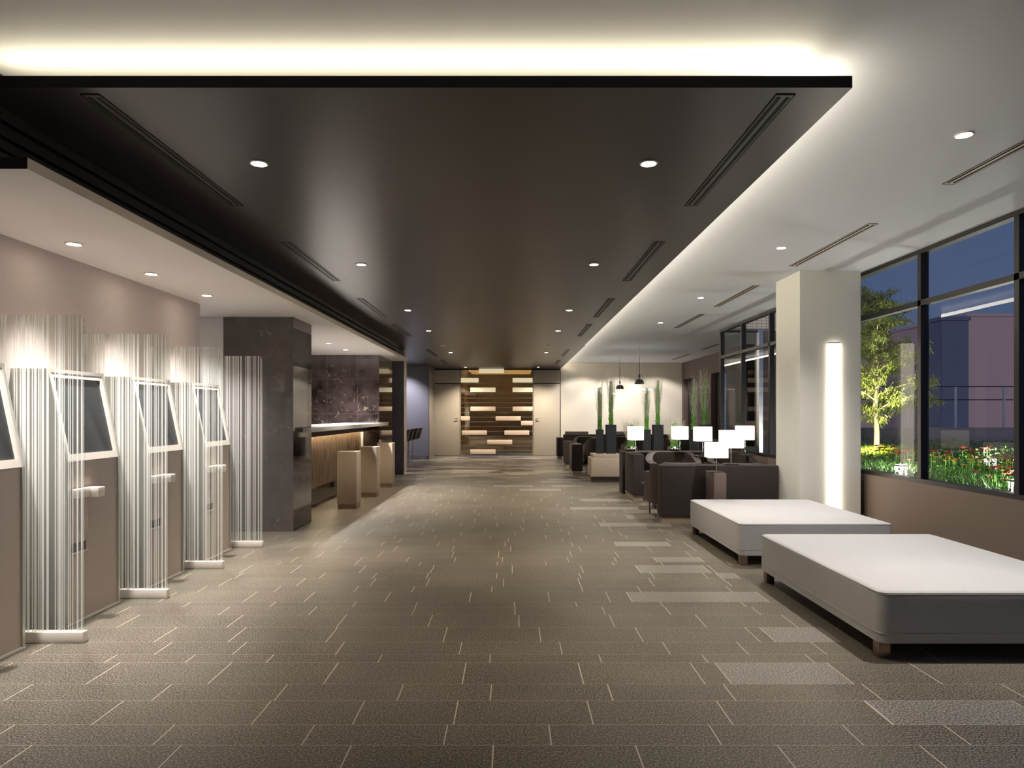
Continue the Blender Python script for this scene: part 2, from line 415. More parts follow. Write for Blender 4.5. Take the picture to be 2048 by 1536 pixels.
# right brown wall X=5.63 with window slots
def wallx(segs):
    bm = bmesh.new()
    for (a, b, z0, z1) in segs: add_box(bm, XR, XR+.25, a, b, z0, z1)
    return obj('wall_right', bm, M['wall_brown'])
struct(wallx([(16.3, 17.7, 0, ZC), (19.05, 20.7, 0, ZC), (22.1, BW, 0, ZC), (17.7, 19.05, 0, .7), (17.7, 19.05, 2.545, ZC), (20.7, 22.1, 0, .7), (20.7, 22.1, 2.545, ZC)]), 'dark brown wall at the far end')
for k, (a, b) in enumerate(((17.7, 19.05), (20.7, 22.1))):
    bm = bmesh.new()
    for z in (1.75, 1.2): add_box(bm, XR+.16, XR+.20, a+.02, b-.02, z-.015, z+.015)
    add_box(bm, XR+.14, XR+.22, a, a+.05, .7, 2.545); add_box(bm, XR+.14, XR+.22, b-.3, b, .7, 2.545)
    fr = struct(obj('window_%d' % (k+1), bm, M['black']), 'narrow window in the brown wall')
    box('pane', XR+.175, XR+.185, a+.02, b-.02, .7, 2.545, M['win_glass'], fr)
S('wall_right', XR, 6.6, 16.3, 16.45, 0, ZC, M['wall_cream'], label='cream wall behind the glazed corner')
S('wall_right', 5.06, 6.6, 13.6, 13.8, 0, ZC, M['wall_brown'], label='brown outside wall')
S('wall_right', 6.45, 6.6, 13.8, 16.3, 0, ZC, M['wall_cream'])
S('wall_right', XW+.1, 6.6, 13.58, 13.8, ZC+.03, 4.6, M['facade'], label='gridded cream facade')
S('trim_6', 4.98, 5.06, 13.56, 13.7, 0, ZC, M['metal_trim'])
# low wall under the windows, rear wall behind the camera
S('wall_right', XW, XW+.2, YN, 13.6, 0, .686, M['wall_sill'], label='brown low wall under the window')
S('wall_near', -6.2, XW+.2, YN-.15, YN, 0, ZC, M['wall_taupe'])
# column
col = S('wall_pillar', 3.40, 4.12, 7.94, 8.66, 0, ZC, M['wall_cream'], label='cream square column with a vertical light')
M['wall_col'] = mat('column paint', (.80, .79, .72), .7, spec=.2); col.data.materials[0] = M['wall_col']
t_ = thing('wall_light', 'tall glowing vertical light strip on the column face', 'lamp', (3.805, 7.94, 0))
box('diffuser', -.073, .073, -.03, .0, .12, 2.235, M['tube'], t_, bev=.008)
box('back_plate', -.073, .073, -.002, .004, .10, 2.25, M['metal_trim'], t_)

# ------------------------------------------------------------------ window frames and glass
bm = bmesh.new()
muls = [4.25-1.345*k for k in range(6, 0, -1)]+[4.25, 5.59, 6.93, 8.28, 9.63, 10.99, 12.34]
add_box(bm, XW, XW+.09, YN, 13.62, ZC-.045, ZC); add_box(bm, XW, XW+.10, YN, 13.62, .686, .73); add_box(bm, XW, XW+.08, YN, 13.62, 2.52, 2.575)
for yy in muls+[13.585]: add_box(bm, XW-.0, XW+.085, yy-.028, yy+.028, .73, ZC-.04)
wf = struct(obj('window_3', bm, M['frame_brown']), 'black framed window wall facing the planted terrace')
box('pane', XW+.036, XW+.044, YN, 13.6, .72, ZC-.03, M['win_glass'], wf)
bm = bmesh.new()
add_box(bm, XW+.06, 4.99, 13.6, 13.66, ZC-.045, ZC); add_box(bm, XW+.06, 4.99, 13.6, 13.66, 2.53, 2.575); add_box(bm, XW+.06, 4.99, 13.6, 13.66, 0, .74)
wf = struct(obj('window_4', bm, M['frame_brown']), 'return glazing at the terrace corner')
box('pane', XW+.06, 4.99, 13.625, 13.635, .72, ZC-.03, M['win_glass'], wf)

# ------------------------------------------------------------------ back doors and art glass
def door(x0, x1, hx, hd, label, n):
    d = struct(box('door_%d' % n, x0, x1, BW-.03, BW, .01, 2.40, M['door'], bev=.004), label)
    bm = bmesh.new(); add_box(bm, hx-.05, hx+.05, BW-.085, BW-.07, 1.235, 1.255, .004); add_cyl(bm, (hx+hd*.05, BW-.08, 1.245), (hx+hd*.05, BW-.03, 1.245), .012)
    obj('handle', bm, M['chrome'], d)
    bm = bmesh.new(); add_box(bm, x0, x1, BW-.028, BW, 2.43, 2.865, .003)
    t = struct(obj('trim_%d' % (n+6), bm, M['door']))
    bm = bmesh.new(); add_box(bm, x0-.012, x1+.012, BW-.01, BW+.001, 0, 2.865); struct(obj('trim_%d' % (n+8), bm, M['black']))
door(-2.66, -1.77, -1.90, 1, 'greige flush door left of the glass partition', 1)
door(.69, 1.565, .82, -1, 'greige flush door right of the glass partition', 2)
gp = thing('glass_partition', 'bronze mirrored glass partition with pale blocks between two doors', 'partition', (0, BW, 0))
box('pane', -1.745, .662, .0, .02, .02, 2.88, M['mirror'], gp)
bm = bmesh.new()
for k in range(1, 18):
    z = 2.88-k*.1585
    add_box(bm, -1.745, .662, -.012, .0, z-.003, z+.003)
add_box(bm, -1.755, -1.735, -.02, .04, 0, 2.88); add_box(bm, .655, .672, -.02, .04, 0, 2.88)
obj('rail_lines', bm, mat('thin brass rail', (.36, .30, .21), .5), gp)
M['block'] = mat('frosted block', (.82, .66, .52), .45)
blk = [(755, 1075, 240), (525, 750, 360), (1185, 1440, 360), (645, 967, 482), (1185, 1440, 482), (645, 967, 725), (1185, 1440, 725), (525, 640, 848),
       (970, 1290, 848), (1293, 1440, 908), (538, 857, 1030), (1080, 1397, 1030), (862, 1180, 1150), (645, 968, 1273)]
M['block_glow'] = mat('frosted block with added glow', (.85, .80, .62), .45, emit=(1, .86, .55), estr=.55)  # light from behind the upper blocks put in as emission and yellower colour
for a, b, yy in blk:
    px0 = 840+a/6.4; px1 = 840+b/6.4; py = 700+yy/6.4
    z1 = 1.4+(828-py)*BW/1340; x0 = (px0-1026)*BW/1340; x1 = (px1-1026)*BW/1340
    box('glass_block', x0, x1, -.06, -.002, z1-.145, z1, M['block_glow'] if yy < 500 else M['block'], gp, bev=.004)
# vestibule ceiling light
vt = thing('cove_light', 'warm glowing ceiling light in the room behind the glass', 'lamp', (-.45, BW+2.2, ZD+.02))
box('diffuser', -1.1, 1.1, -1.2, 1.2, 0, .03, mat('vestibule light', (.9, .8, .6), .5, emit=(1, .76, .42), estr=3.2), vt)
# dark slim sculpture standing behind the glass
sc = thing('slim_sculpture', 'dark knobbly upright sculpture seen through the glass partition', 'sculpture', (-.27, BW+.35, 0))
bm = bmesh.new(); add_lathe(bm, [(.0, 0), (.07, 0), (.07, .03), (.05, .06), (.075, .14), (.045, .24), (.08, .32), (.05, .42), (.085, .55), (.06, .66), (.09, .8), (.055, .9), (.07, .98), (0, 1.03)], seg=9)
obj('sculpture_body', bm, M['black'], sc)

# ------------------------------------------------------------------ downlights
def disc_bm(r, z0, z1, seg=24):
    bm = bmesh.new(); add_cyl(bm, (0, 0, z0), (0, 0, z1), r, seg=seg); return bm
def make_downlight(z):
    t = thing('downlight', 'x', 'ceiling light', (0, 0, z))
    bm = bmesh.new(); add_lathe(bm, [(.040, .0), (.040, -.006), (.047, -.010), (.054, -.005), (.054, 0.0)], seg=28)
    obj('trim_ring', bm, M['kiosk_frame'], t, smooth=True)
    obj('lens', disc_bm(.040, -.006, -.001), M['lens'], t)
    return t
proto = None
def downlight(x, y, z, power, label, group, size=82, blend=1.0, col=WARM, rad=.04):
    global proto
    if proto is None:
        proto = make_downlight(z); r = proto; r['label'] = label
    else: r = dup(proto, (0, 0, 0), label)
    r.location = (x, y, z); r['group'] = group
    return (r, power, size, blend, col)
DL = []
ys = [4.0, 6.7, 9.66, 12.04, 16.3, 21.4]
ordn = ['nearest', 'second', 'third', 'fourth', 'fifth', 'farthest']
for side, X in (('left', -1.517), ('right', .81)):
    for n, yv in zip(ordn, ys):
        DL.append(downlight(X, yv, ZD, P_MAIN*(1.3 if yv > 15 else .5 if yv < 5 else 1), '%s lit downlight of the %s row in the dark ceiling' % (n, side), 'downlights in the dark ceiling', 125 if yv > 15 else 86))
for n, yv in zip(['near fourth', 'leftmost', 'middle', 'rightmost'], [3.57, 4.54, 5.51, 6.51]):
    if yv > 3.6: DL.append(downlight(-2.975, yv, ZS, P_KIOSK, '%s lit downlight of the three in the pale soffit above the kiosks' % n, 'downlights above the kiosks', 76, 1.0, KCOL))
    else: DL.append(downlight(-2.975, yv, ZS, P_KIOSK, 'lit downlight in the soffit directly above the nearest kiosk', 'downlights above the kiosks', 76, 1.0, KCOL))
for n, yv in (('nearer', 10.9), ('farther', 12.0)):
    DL.append(downlight(-3.0, yv, ZS, P_RECEP, '%s downlight in the soffit above the reception desk' % n, 'downlights above reception', 130, .8, KCOL))
for n, yv in zip(['nearest', 'second', 'third', 'farthest'], [4.07, 6.84, 9.78, 12.45]):
    DL.append(downlight(2.74, yv, ZC, P_WHITE, '%s downlight in the white ceiling by the windows' % n, 'downlights in the white ceiling', 110, .9, NEUT))
for (r, p, s, b, c) in DL: spot('spot', r, (0, 0, -.012), p, s, b, c, rot=(0, math.radians(-5) if s == 76 else 0, 0))
for n, X in (('left', -1.54), ('right', .79)):
    t = thing('ceiling_sensor', '%s of two small unlit white fittings in the dark ceiling' % n, 'ceiling fitting', (X, 14.67, ZD), group='unlit ceiling fittings')
    obj('cover', disc_bm(.055, -.012, 0), M['lens_off'], t)
    obj('rim', disc_bm(.065, -.005, 0), M['metal_trim'], t)

t = thing('downlight', 'downlight hidden in the passage between kiosk wall and marble pier', 'ceiling light', (-3.95, 7.35, ZS))
obj('lens', disc_bm(.04, -.006, -.001), M['lens'], t); obj('trim_ring', disc_bm(.05, -.004, 0), M['kiosk_frame'], t)
spot('spot', t, (0, 0, -.02), 260, 120, .8, (1, .95, .95))
# linear diffusers
def diffuser(x, y0, y1, z, mf, label, group, wd=.09):
    t = thing('slot_diffuser', label, 'air vent', (x, y0, z), group=group)
    bm = bmesh.new(); h = wd/2; ln = y1-y0
    for a, b in ((-h, -h+.004), (h-.004, h)): add_box(bm, a, b, 0, ln, -.004, 0)
    add_box(bm, -h, h, 0, .006, -.004, 0); add_box(bm, -h, h, ln-.006, ln, -.004, 0)
    obj('frame', bm, M['slot'], t)
    box('face_plate', -h+.004, h-.004, .006, ln-.006, -.0025, 0, mf, t)
    for s in (-1, 1): box('slot', s*.021-.009, s*.021+.009, .03, ln-.03, -.0045, -.0026, M['slot'], t)
for side, X in (('left', -1.985), ('right', 1.28)):
    for n, (a, b) in zip(['nearest', 'second', 'third', 'fourth', 'fifth', 'farthest'], [(3.14, 4.82), (5.84, 7.53), (8.70, 10.36), (11.17, 12.9), (15.6, 17.3), (18.6, 20.1)]):
        diffuser(X, a, b, ZD, M['ceil_dark'], '%s black slot diffuser on the %s side of the dark ceiling' % (n, side), 'slot diffusers in the dark ceiling')
for n, (a, b) in zip(['nearest', 'second', 'third', 'fourth'], [(3.3, 4.95), (5.98, 7.70), (8.86, 10.6), (11.4, 13.2)]):
    diffuser(3.215, a, b, ZC, M['fascia'], '%s slot diffuser in the white ceiling beside the windows' % n, 'slot diffusers in the white ceiling')
for n, (a, b) in zip(['nearer', 'farther'], [(16.3, 17.66), (19.0, 20.9)]):
    diffuser(5.0, a, b, ZC, M['fascia'], '%s slot diffuser in the white ceiling by the brown wall' % n, 'slot diffusers in the white ceiling')

# cove lighting on top of the dropped ceiling
t = thing('cove_light', 'hidden warm light strip glowing above the front edge of the dark ceiling', 'lamp', (0, 3.08, ZD+.055))
box('led_strip', -2.5, 1.40, .10, .16, 0, .02, M['led'], t)
t = thing('cove_light', 'hidden warm light strip glowing above the right edge of the dark ceiling', 'lamp', (1.56, 3.08, ZD+.055))
box('led_strip', -.12, -.09, .20, 19.1, 0, .075, M['led_r'], t)

# ------------------------------------------------------------------ kiosks
def make_kiosk():
    t = thing('kiosk', 'x', 'check-in kiosk')
    Wd = .59
    # local: x depth from front face (0) back to -.36, y width 0..Wd
    bm = bmesh.new(); add_prism(bm, [(-.36, 0.012), (-.012, .012), (-.012, 1.08), (-.065, 1.085), (-.185, 1.655), (-.36, 1.655)], 1, .008, Wd-.008)
    obj('body', bm, M['kiosk'], t)
    for y0, y1 in ((0, .02), (Wd-.02, Wd)):
        bm = bmesh.new(); add_prism(bm, [(-.37, 0), (0, 0), (0, 1.085), (-.123, 1.675), (-.37, 1.675)], 1, y0, y1)
        obj('side_panel', bm, M['kiosk_side'], t)
    # tilted screen frame
    a = Vector((0, 0, 1.085)); b = Vector((-.123, 0, 1.675)); u = (b-a).normalized(); nrm = Vector((u.z, 0, -u.x))
    H = (b-a).length
    def slab(bm, y0, y1, v0, v1, d0, d1):
        vs = []
        for d in (d0, d1):
            for (yy, vv) in ((y0, v0), (y1, v0), (y1, v1), (y0, v1)):
                p = a+u*vv+nrm*d; vs.append(bm.verts.new((p.x, yy, p.z)))
        fs = [bm.faces.new([vs[i] for i in q]) for q in ((0, 1, 2, 3), (7, 6, 5, 4), (0, 4, 5, 1), (1, 5, 6, 2), (2, 6, 7, 3), (3, 7, 4, 0))]
        bmesh.ops.recalc_face_normals(bm, faces=fs)
    bm = bmesh.new()
    slab(bm, .02, Wd-.02, 0.0, .05, -.03, -.004); slab(bm, .02, Wd-.02, H-.03, H, -.03, -.004)
    slab(bm, .02, .045, .05, H-.03, -.03, -.004); slab(bm, Wd-.045, Wd-.02, .05, H-.03, -.03, -.004)
    obj('screen_frame', bm, M['kiosk_frame'], t)
    bm = bmesh.new(); slab(bm, .045, Wd-.045, .05, H-.03, -.04, -.018); obj('screen', bm, M['screen'], t)
    box('top_cap', -.37, -.123, 0, Wd, 1.675, 1.70, M['kiosk_frame'], t)
    box('base_strip', -.36, .003, 0.0, Wd, 0, .012, mat('bright base strip', (.9, .88, .84), .3), t) if 'bs' not in M else None
    # tray bracket: block on the face and a box projecting from it
    tr_ = box('card_tray', -.012, .04, .045, .17, .84, .90, M['white_lam'], t, bev=.003)
    box('tray_arm', -.012, .095, .176, .25, .835, .90, M['white_lam'], tr_, bev=.003)
    box('tray_shadow_plate', -.010, .004, .13, .21, .62, .835, M['kiosk'], t, bev=.002)  # raised plate stands in for the shadow the tray block casts
    sl = box('printer_slot', -.011, -.0105+.003, .06, .20, .475, .535, M['slot'], t)
    box('slot_lip', -.012, .012, .06, .20, .468, .475, M['kiosk_frame'], sl)
    return t
k0 = make_kiosk(); k0.location = (-2.92, 3.42, 0)
k0['label'] = 'check-in kiosk cut off by the left edge of the photo, in front of all screens'; k0['group'] = 'check-in kiosks along the left wall'
for n, yv in zip(['second kiosk from the left, behind the first striped glass screen', 'third kiosk from the left, behind the second striped glass screen', 'farthest kiosk, next to the last striped glass screen by the marble pier'], [4.39, 5.36, 6.35]):
    dup(k0, (-2.92, yv, 0), n)
def make_screen():
    t = thing('glass_screen', 'x', 'privacy screen')
    # x from -.66 to 0, z to 2.01
    R = .05
    poly = [(-.655, .067), (0, .067), (0, 2.01-R)]+[(-R+R*math.cos(a), 2.01-R+R*math.sin(a)) for a in [PI/8, PI/4, 3*PI/8, PI/2]]+[(-.655, 2.01)]
    bm = bmesh.new(); add_prism(bm, poly, 1, 0, .010); obj('glass_pane', bm, M['pane'], t)
    bm = bmesh.new(); vs = [bm.verts.new((x-.002, -.002, z-.001)) for x, z in poly]; bm.faces.new(vs)
    obj('printed_stripes', bm, M['stripes'], t)
    box('base_rail', -.655, .002, -.02, .03, 0, .067, M['white_lam'], t, bev=.003)
    return t
g0 = make_screen(); g0.location = (-2.628, 4.11, 0)
g0['label'] = 'nearest striped glass screen, largest at the left edge'; g0['group'] = 'striped glass screens between the kiosks'
for n, yv in zip(['second nearest striped glass screen between two kiosks', 'third striped glass screen, in front of the farthest kiosk', 'farthest striped glass screen standing before the dark marble pier'], [5.10, 6.07, 7.03]):
    dup(g0, (-2.628, yv, 0), n)

M['panel'] = mat('streaked bronze panel', (.2, .14, .09), .25)
mm = M['panel']; gp_ = N(mm, 'ShaderNodeMapping'); gp_.inputs['Scale'].default_value = (8, 8, .6); L(mm, N(mm, 'ShaderNodeNewGeometry').outputs['Position'], gp_.inputs[0])
L(mm, ramp(mm, noise(mm, 5, 4, gp_.outputs[0]), [(.35, (.045, .03, .02)), (.7, (.24, .165, .10))]), bsdf(mm).inputs['Base Color'])
# ------------------------------------------------------------------ reception desk and stools
t = thing('reception_desk', 'marble reception desk with a long white counter top and glowing front', 'desk', (-2.514, 8.34, 0))
box('countertop', -.103, 0, 0.0, 5.19, 1.17, 1.23, M['counter'], t, bev=.003)
bm = bmesh.new(); add_box(bm, -.75, -.103, .365, 4.785, 1.172, 1.229); obj('work_surface', bm, M['counter'], t)
box('front_panel', -.62, -.436, .365, 4.785, .30, 1.172, M['panel'], t)
box('light_housing', -.346, -.336, .365, 4.785, 1.07, 1.168, M['ceil_black'], t)
box('led_strip', -.39, -.352, .40, 4.70, 1.10, 1.11, M['led_panel'], t)
box('toe_kick', -.60, -.516, .365, 4.785, 0, .30, M['marble'], t)
box('end_post', -.436, -.41, 4.70, 4.76, .75, 1.05, M['counter'], t)
def make_stool():
    t = thing('block_stool', 'x', 'stool')
    box('upholstered_body', -.145, .145, 0, .29, .075, .846, M['stool'], t, bev=.006)
    bm = bmesh.new(); add_box(bm, -.135, .135, .01, .28, .0, .075); obj('base', bm, M['bronze'], t)
    return t
s0 = make_stool(); s0.location = (-2.443, 9.85, 0); s0['group'] = 'tweed block stools at reception'
s0['label'] = 'nearest beige tweed block stool at the reception desk'
dup(s0, (-2.443, 11.29, 0), 'middle beige tweed block stool at the reception desk')
dup(s0, (-2.443, 12.75, 0), 'farthest beige tweed block stool, beside the slate wall end')

# bar table and stools in the alcove
t = thing('bar_table', 'pale high bar table mostly hidden behind the slate wall', 'table', (-3.75, 18.0, 0))
box('tabletop', -.3, .3, 0, 2.7, .91, .95, M['counter'], t, bev=.004)
for yy in (.3, 2.3): box('leg', -.04, .04, yy, yy+.08, 0, .91, M['chrome'], t)
def make_bar():
    t = thing('bar_stool', 'x', 'bar stool')
    bm = bmesh.new(); add_cyl(bm, (0, 0, .015), (0, 0, .64), .016); obj('pole', bm, M['chrome'], t, True)
    bm = bmesh.new(); add_lathe(bm, [(0, 0), (.20, 0), (.20, .012), (.04, .022), (0, .022)]); obj('base', bm, M['chrome'], t, True)
    box('seat', -.19, .17, -.19, .19, .64, .70, M['black'], t, bev=.02)
    bm = bmesh.new(); add_prism(bm, [(.13, .66), (.20, .66), (.28, .98), (.23, .98)], 1, -.19, .19); obj('backrest', bm, M['brownfab'], t)
    bm = bmesh.new(); add_prism(bm, [(.12, .67), (.135, .67), (.225, .975), (.20, .975)], 1, -.17, .17); obj('back_pad', bm, M['kiosk_frame'], t)
    bm = bmesh.new()
    for i in range(12):
        a = 2*PI*i/12; b = 2*PI*(i+1)/12; add_cyl(bm, (-.10+.10*math.cos(a), .10*math.sin(a), .26), (-.10+.10*math.cos(b), .10*math.sin(b), .26), .008, seg=8)
    obj('foot_ring', bm, M['chrome'], t, True)
    return t
b0 = make_bar(); b0.location = (-3.06, 18.1, 0); b0['group'] = 'bar stools in the alcove'; b0['label'] = 'bar stool nearest the slate wall end, mostly hidden'
for n, yv in (('second bar stool behind the slate wall end', 18.85), ('third bar stool in the blue alcove', 19.62), ('farthest bar stool, nearest the blue fabric wall', 20.45)): dup(b0, (-3.06, yv, 0), n)
t = thing('downlight', 'downlight washing the blue alcove wall', 'ceiling light', (-3.4, 20.0, ZD))
obj('lens', disc_bm(.04, -.006, -.001), M['lens'], t); obj('trim_ring', disc_bm(.05, -.004, 0), M['kiosk_frame'], t)
spot('spot', t, (0, 0, -.02), 190, 90, .8, (.98, .94, 1.0), rot=(math.radians(28), 0, 0))

# ------------------------------------------------------------------ benches
def make_bench(x0, x1, y0, y1, label):
    t = thing('bench', label, 'bench', ((x0+x1)/2, (y0+y1)/2, 0), group='white upholstered platform benches')
    hx = (x1-x0)/2; hy = (y1-y0)/2
    def rr(h_x, h_y, r, n=6):
        pts = []
        for cx, cy, a0 in ((h_x-r, h_y-r, 0), (-h_x+r, h_y-r, PI/2), (-h_x+r, -h_y+r, PI), (h_x-r, -h_y+r, 1.5*PI)):
            for i in range(n+1): pts.append((cx+r*math.cos(a0+PI/2*i/n), cy+r*math.sin(a0+PI/2*i/n)))
        return pts
    bm = bmesh.new()
    prof = [(-.02, .092), (0, .10), (0, .150), (-.004, .154), (0, .158), (.002, .25), (0, .365), (-.003, .378), (-.012, .388), (-.035, .3945)]
    rings = []
    for off, z in prof: rings.append([bm.verts.new((x, y, z)) for x, y in rr(hx+off, hy+off, max(.02, .055+off))])
    for a, b in zip(rings, rings[1:]):
        for i in range(len(a)): bm.faces.new((a[i], a[(i+1) % len(a)], b[(i+1) % len(a)], b[i]))
    bm.faces.new(rings[0][::-1]); bm.faces.new(rings[-1])
    obj('cushion', bm, M['bench'], t, True)
    for z, off in ((.154, .001), (.383, .0)):
        bm = bmesh.new(); pts = rr(hx+off, hy+off, .055)
        for i in range(len(pts)):
            p = pts[i]; q = pts[(i+1) % len(pts)]; add_cyl(bm, (p[0], p[1], z), (q[0], q[1], z), .0035, seg=6)
        obj('piping', bm, M['piping'] if z > .3 else M['bench'], t, True)
    for sx_ in (-1, 1):
        for sy_ in (-1, 1):
            cx = sx_*(hx-.05); cy = sy_*(hy-.07)
            box('leg', cx-.033, cx+.033, cy-.033, cy+.033, 0, .095, M['bronze'], t, bev=.002)
    return t
make_bench(2.077, 3.52, 3.797, 5.64, 'nearest low white upholstered platform bench at the right edge')
make_bench(2.085, 3.50, 6.155, 7.92, 'farther low white upholstered platform bench, next to the lit column')

# ------------------------------------------------------------------ lounge partitions, chairs
def partition(x0, x1, y0, y1, z1, label, mt='charcoal', grp='low upholstered partitions in the lounge'):
    t = thing('low_partition', label, 'partition', ((x0+x1)/2, y0, 0), group=grp)
    h = (x1-x0)/2; d = y1-y0
    box('upholstered_panel', -h, h, 0, d, .085, z1, M[mt], t, bev=.015, seg=3)
    box('plinth', -h+.02, h-.02, .02, d-.02, 0, .085, M['plinth'], t)
    return t
partition(1.88, 3.385, 8.53, 8.72, .746, 'long charcoal upholstered partition behind the farther white bench')
partition(1.93, 2.117, 10.8, 11.55, .75, 'charcoal partition end carrying a lit lamp, right of the stone planter block')
partition(1.36, 1.61, 15.45, 16.15, .70, 'nearest of the far row of charcoal partition ends beside the aisle')
partition(1.37, 1.60, 17.57, 18.25, .68, 'middle of the far row of charcoal partition ends beside the aisle')
partition(1.37, 1.56, 20.8, 21.4, .67, 'farthest charcoal partition end, in front of the right door')
partition(1.43, 4.9, 19.0, 19.15, .82, 'long dark partition crossing the far end of the lounge', 'brownfab')
partition(1.68, 2.42, 21.5, 21.7, .84, 'dark low panel against the cream back wall, left one', 'brownfab', 'dark panels by the back wall')
partition(3.0, 3.7, 21.5, 21.7, .84, 'dark low panel against the cream back wall, behind the planters', 'brownfab', 'dark panels by the back wall')

def make_chair(Wd=.78, Hh=.76):
    """tub chair, back towards -Y, open side +Y"""
    t = thing('tub_chair', 'x', 'armchair')
    bm = bmesh.new(); n = 24; hw = Wd/2; dep = .72; th = .11
    outer = []; inner = []
    for i in range(n+1):
        a = PI*i/n
        s = 2.6
        cx = math.copysign(abs(math.cos(a))**(2/s), math.cos(a)); sy = abs(math.sin(a))**(2/s)
        outer.append((hw*cx, .40-.40*sy)); inner.append(((hw-th)*cx, .40-(.40-th)*sy))
    outer = [(hw, dep)]+outer+[(-hw, dep)]; inner = [(hw-th, dep)]+inner+[(-hw+th, dep)]
    m_ = len(outer); V = []
    for k in range(m_):
        f = math.sin(PI*k/(m_-1)); zt = .60+(Hh-.60)*min(1, f*1.25)
        o1 = outer[k]; i1 = inner[k]
        mx_ = ((o1[0]+i1[0])/2, (o1[1]+i1[1])/2)
        V.append([bm.verts.new((o1[0]*.97, o1[1]+.01, .20)), bm.verts.new((o1[0], o1[1], zt-.04)), bm.verts.new((o1[0]*.985, o1[1]+.008, zt-.012)), bm.verts.new((mx_[0], mx_[1], zt)), bm.verts.new((i1[0]*1.02, i1[1], zt-.012)), bm.verts.new((i1[0], i1[1], zt-.04)), bm.verts.new((i1[0], i1[1], .20))])
    fs = []
    for k in range(m_-1):
        for q in range(7):
            fs.append(bm.faces.new((V[k][q], V[k+1][q], V[k+1][(q+1) % 7], V[k][(q+1) % 7])))
    fs.append(bm.faces.new(V[0])); fs.append(bm.faces.new(V[-1][::-1]))
    bmesh.ops.recalc_face_normals(bm, faces=fs)
    obj('backrest', bm, M['brownfab'], t, True)
    box('seat', -hw+th, hw-th, .09, dep-.0, .20, .42, M['charcoal'], t, bev=.04, seg=4)
    for sx_ in (-1, 1):
        for yy in (.12, dep-.06):
            box('leg', sx_*(hw-.07)-.012, sx_*(hw-.07)+.012, yy-.012, yy+.012, 0, .21, M['chrome'], t)
    return t
ch0 = make_chair(); G_ = 'dark brown tub chairs in the lounge'; ch0['group'] = G_
ch0.location = (2.24, 8.76, 0); ch0['label'] = 'dark tub chair behind the long partition, at its aisle end'
chs = [(3.05, 8.80, 0, 'dark tub chair behind the long partition, nearest the column', (1, 1, .99)),
       (2.70, 11.62, PI, 'dark tub chair facing the bench, left of the pair by the lamps', (1.22, 1, 1)),
       (3.68, 11.62, PI, 'dark tub chair facing the bench, right of the pair by the window', (1.05, 1, 1)),
       (2.08, 15.5, 0, 'dark tub chair beyond the first stone planter block', (1, 1, 1.12)),
       (3.0, 15.5, 0, 'dark tub chair beyond the middle stone planter block', (1, 1, 1.12)),
       (3.9, 15.5, 0, 'dark tub chair beyond the right stone planter block', (1, 1, 1.12)),
       (2.05, 18.85, PI, 'far tub chair against the long dark partition, aisle side', (1, 1, 1.02)),
       (3.0, 18.85, PI, 'far tub chair against the long dark partition, middle', (1, 1, 1.02)),
       (3.95, 18.85, PI, 'far tub chair against the long dark partition, window side', (1, 1, 1.02))]
for x, yv, rz, lb, scl in chs: dup(ch0, (x, yv, 0), lb, rz, scale=scl)
# low black tables between facing chairs
for (x, yv, lb) in ((2.65, 10.0, 'low black coffee table between the facing tub chairs'), (2.6, 17.0, 'low black coffee table in the far seating group')):
    t = thing('coffee_table', lb, 'table', (x, yv, 0))
    box('tabletop', -.7, .7, -.2, .2, .34, .37, M['black'], t, bev=.004)
    for sx_ in (-.5, .5): box('leg', sx_-.05, sx_+.05, -.12, .12, 0, .34, M['black'], t)
# console behind chairs
t = thing('console_table', 'narrow dark console behind the facing tub chairs', 'table', (3.0, 11.76, 0))
box('tabletop', -1.08, 1.12, 0, .34, .70, .74, M['brownfab'], t, bev=.01)
box('side_panel', -1.08, -1.03, 0, .34, 0, .70, M['charcoal'], t); box('side_panel', 1.07, 1.12, 0, .34, 0, .70, M['charcoal'], t)
box('back_panel', -1.03, 1.07, .27, .31, .05, .70, M['charcoal'], t)
# tweed side table in front of the partition
t = thing('side_table', 'small tweed covered side table with a lit lamp in front of the long partition', 'table', (2.512, 8.12, 0))
box('upholstered_body', -.075, .075, 0, .36, .05, .684, M['tweed'], t, bev=.006); box('base', -.065, .065, .01, .35, 0, .05, M['bronze'], t)

# table lamps
def make_lamp():
    t = thing('table_lamp', 'x', 'table lamp')
    box('base', -.075, .075, -.06, .06, 0, .012, M['pend'], t, bev=.003)
    bm = bmesh.new(); add_cyl(bm, (0, 0, .012), (0, 0, .235), .006); obj('pole', bm, M['chrome'], t, True)
    bm = bmesh.new(); h = .1175
    add_box(bm, -h, h, -h, h, .22, .445, .006)
    obj('lamp_shade', bm, M['shade'], t, True)
    return t
lmp0 = None
lamps = [(2.50, 8.24, .684, .98, .82, 'lit cube table lamp on the tweed side table, lowest and nearest'),
         (2.805, 8.62, .746, 1.05, 1.0, 'lit cube lamp standing on top edge of the long partition'),
         (3.00, 10.6, .745, 1.02, 1.02, 'lit cube lamp left of the two overlapping lamps, before the brown wall'),
         (3.77, 10.9, .755, 1.02, 1.02, 'rightmost lit cube lamp, in front of the window glazing'),
         (2.85, 11.45, .745, 1.02, 1.0, 'lit cube lamp before the corner where cream and brown walls meet'),
         (2.03, 11.1, .75, .99, 1.0, 'leftmost lit cube lamp, standing on the charcoal partition end')]
LP = []
for (x, yv, z, s, sz, lb) in lamps:
    if lmp0 is None: lmp0 = make_lamp(); r = lmp0; r['group'] = 'lit cube table lamps'
    else: r = dup(lmp0, (0, 0, 0))
    r.location = (x, yv, z); r.scale = (s, s, sz); r['label'] = lb
